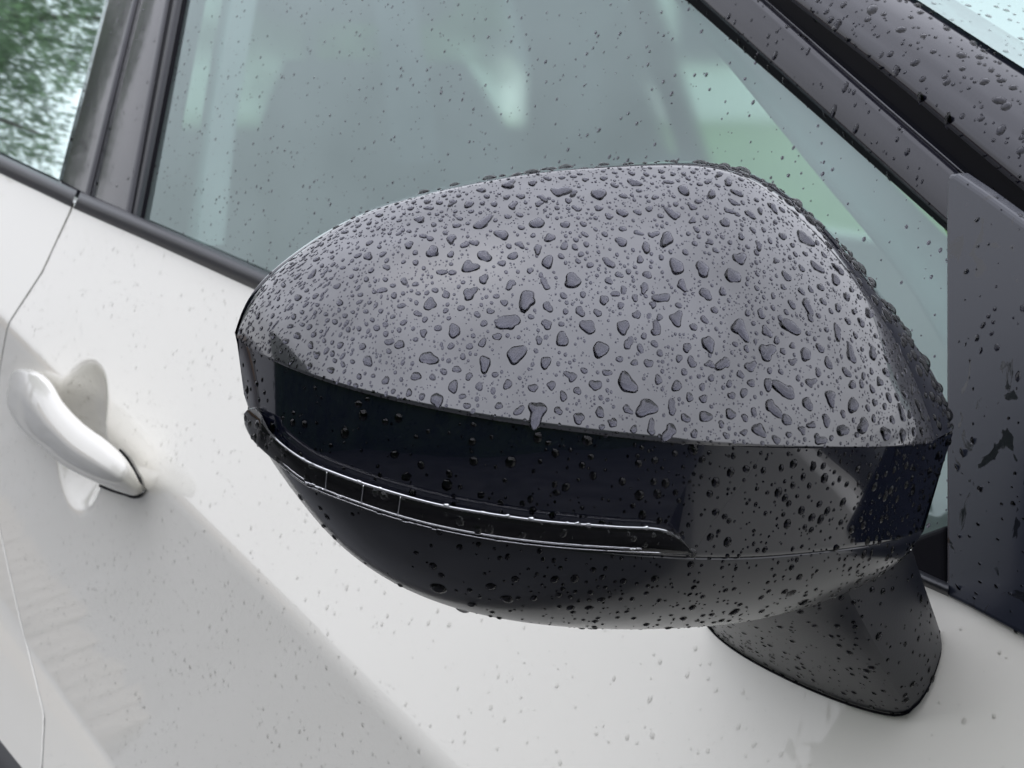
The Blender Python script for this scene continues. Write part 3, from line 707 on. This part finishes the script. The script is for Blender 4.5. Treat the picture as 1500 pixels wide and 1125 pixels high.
tree((-9.5, 4.9, 0), 4.2, 1.5, 3500, 'leafl', 'smaller light green tree at the near side of the lawn')
tree((-15.0, 9.2, 0), 5.5, 2.6, 4200, 'leafd', 'dark green tree at the back of the lawn')
# evergreen hedge and low brick wall; leafy rows are unseen, added to darken reflections
def added_hedge(loc, dx, dy, t0, t1, h, n, label):
    hd = empty('added_hedge', loc); tag(hd, label, 'added_hedge'); b = MB(); nx_, ny_ = dy, -dx
    for k in range(n):
        t = random.uniform(t0, t1); z = random.uniform(.05, h+.1); w = random.uniform(-.36, .36)
        q = np.array([t*dx+w*nx_, t*dy+w*ny_, z]); a = rng.normal(size=3); a /= np.linalg.norm(a); d_ = np.cross(a, rng.normal(size=3)); d_ /= np.linalg.norm(d_)
        b.poly([q-a*.06, q+d_*.03, q+a*.06, q-d_*.03])
    b.make('added_hedge_leaves', 'leafd', hd, smooth=False)
    P = [np.array([t*dx, t*dy, 0]) for t in (t0+.1, t1-.1)]; o = np.array([nx_, ny_, 0])*.22; u_ = np.array([0, 0, h])
    MB().grid([[p-o, p+o, p+o+u_, p-o+u_] for p in P], close_u=True).make('added_hedge_core', 'leafd', hd, smooth=False)
added_hedge((3.4, -3.4, 0), .62, .78, -4.6, 4.6, 3.0, 16000, 'unseen evergreen hedge facing the front of the car')
added_hedge((-.6, -5.4, 0), 1, 0, -3.4, 3.4, 3.1, 14000, 'second unseen evergreen hedge running along the driver side of the car')
wl_ = empty('garden_wall', (-7, -3.6, 0)); tag(wl_, 'low tan brick wall alongside the driver side of the car', 'wall')
core = MB(); core.box((-9, -.10, 0), (1.5, .10, .90)); core.make('wall_core', 'mortar', wl_, smooth=False)
bb = MB(); bb.box((0, 0, 0), (.215, .225, .065)); proto = bb.make('brick', 'brick', wl_, smooth=False); bricks = [proto]
proto.location = (-8.9, -.1125, .01); nb = 1
bulk = MB()
for j in range(12):
    for i in range(45):
        x, z = -8.9 + i*.225 + (.11 if j % 2 else 0), .01 + j*.075
        if (i, j) == (0, 0): continue
        if nb < 300 and j >= 6 and i < 50 and z > .4:
            c = proto.copy(); COL.objects.link(c); c.parent = wl_; c.location = (x, -.1125+random.uniform(-.003, .003), z); nb += 1
        else: bulk.box((x, -.1125, z), (x+.215, .1125, z+.065))
o = bulk.make('bricks', 'brick', wl_, smooth=False); o['kind'] = 'stuff'

# pale rendered house at the back of the lawn
hs_ = empty('house', (-25, 16, 0)); tag(hs_, 'pale rendered house with a grey pitched roof beyond the lawn', 'house')
M['render'] = pbr('pale_render', (.78, .77, .73), .8, var=.05)
MB().box((-4, -8, 0), (4, 8, 4.6)).make('wall', 'render', hs_, smooth=False)
MB().grid([[(-4.4, y, 4.5), (0, y, 7.2), (4.4, y, 4.5)] for y in (-8.4, 8.4)]).poly([(-4.4, -8.4, 4.5), (4.4, -8.4, 4.5), (0, -8.4, 7.2)]).make('roof', 'slate', hs_, smooth=False)
for y, z, w, h in ((-5.5, 1.0, 1.4, 1.2), (-1.5, 1.0, 1.4, 1.2), (2.5, 1.0, 1.4, 1.2), (6, 1.0, 1.2, 1.2), (-5.5, 3.0, 1.2, 1.1), (2.5, 3.0, 1.2, 1.1)):
    fr_ = MB().box((3.96, y-w/2-.08, z-.08), (4.06, y+w/2+.08, z+h+.08)).make('window', 'white', hs_, smooth=False)
    MB().box((4.05, y-w/2, z), (4.08, y+w/2, z+h)).make('pane', 'gloss', fr_, smooth=False)
MB().box((3.96, .3, 0), (4.07, 1.3, 2.1)).make('door', 'slate', hs_, smooth=False)

# row of tan setts edging the bay on the driver side, mirrored low in the door
kb = MB().box((-1.1, -.032, .004), (1.0, .032, .014)).make('kerb_strip', 'mortar', smooth=False); tag(kb, 'row of tan paving setts let into the tarmac', kind='structure')
kb.location = (-3.6, -1.125, 0); kb.rotation_euler = (0, 0, math.atan(.11))
M['sett'] = pbr('wet_stone_sett', (.24, .205, .165), .6, var=.5, vscale=40)
sett = MB().box((-.045, -.027, 0), (.045, .027, .022)).make('sett', 'sett', kb, smooth=False, bevel=.006); sett.location = (-1.04, 0, .008)
for i in range(1, 20):
    c = sett.copy(); COL.objects.link(c); c.parent = kb; c.location = (-1.04+i*.105, random.uniform(-.008, .008), .008+random.uniform(-.003, .003)); c.rotation_euler = (0, 0, random.uniform(-.1, .1))
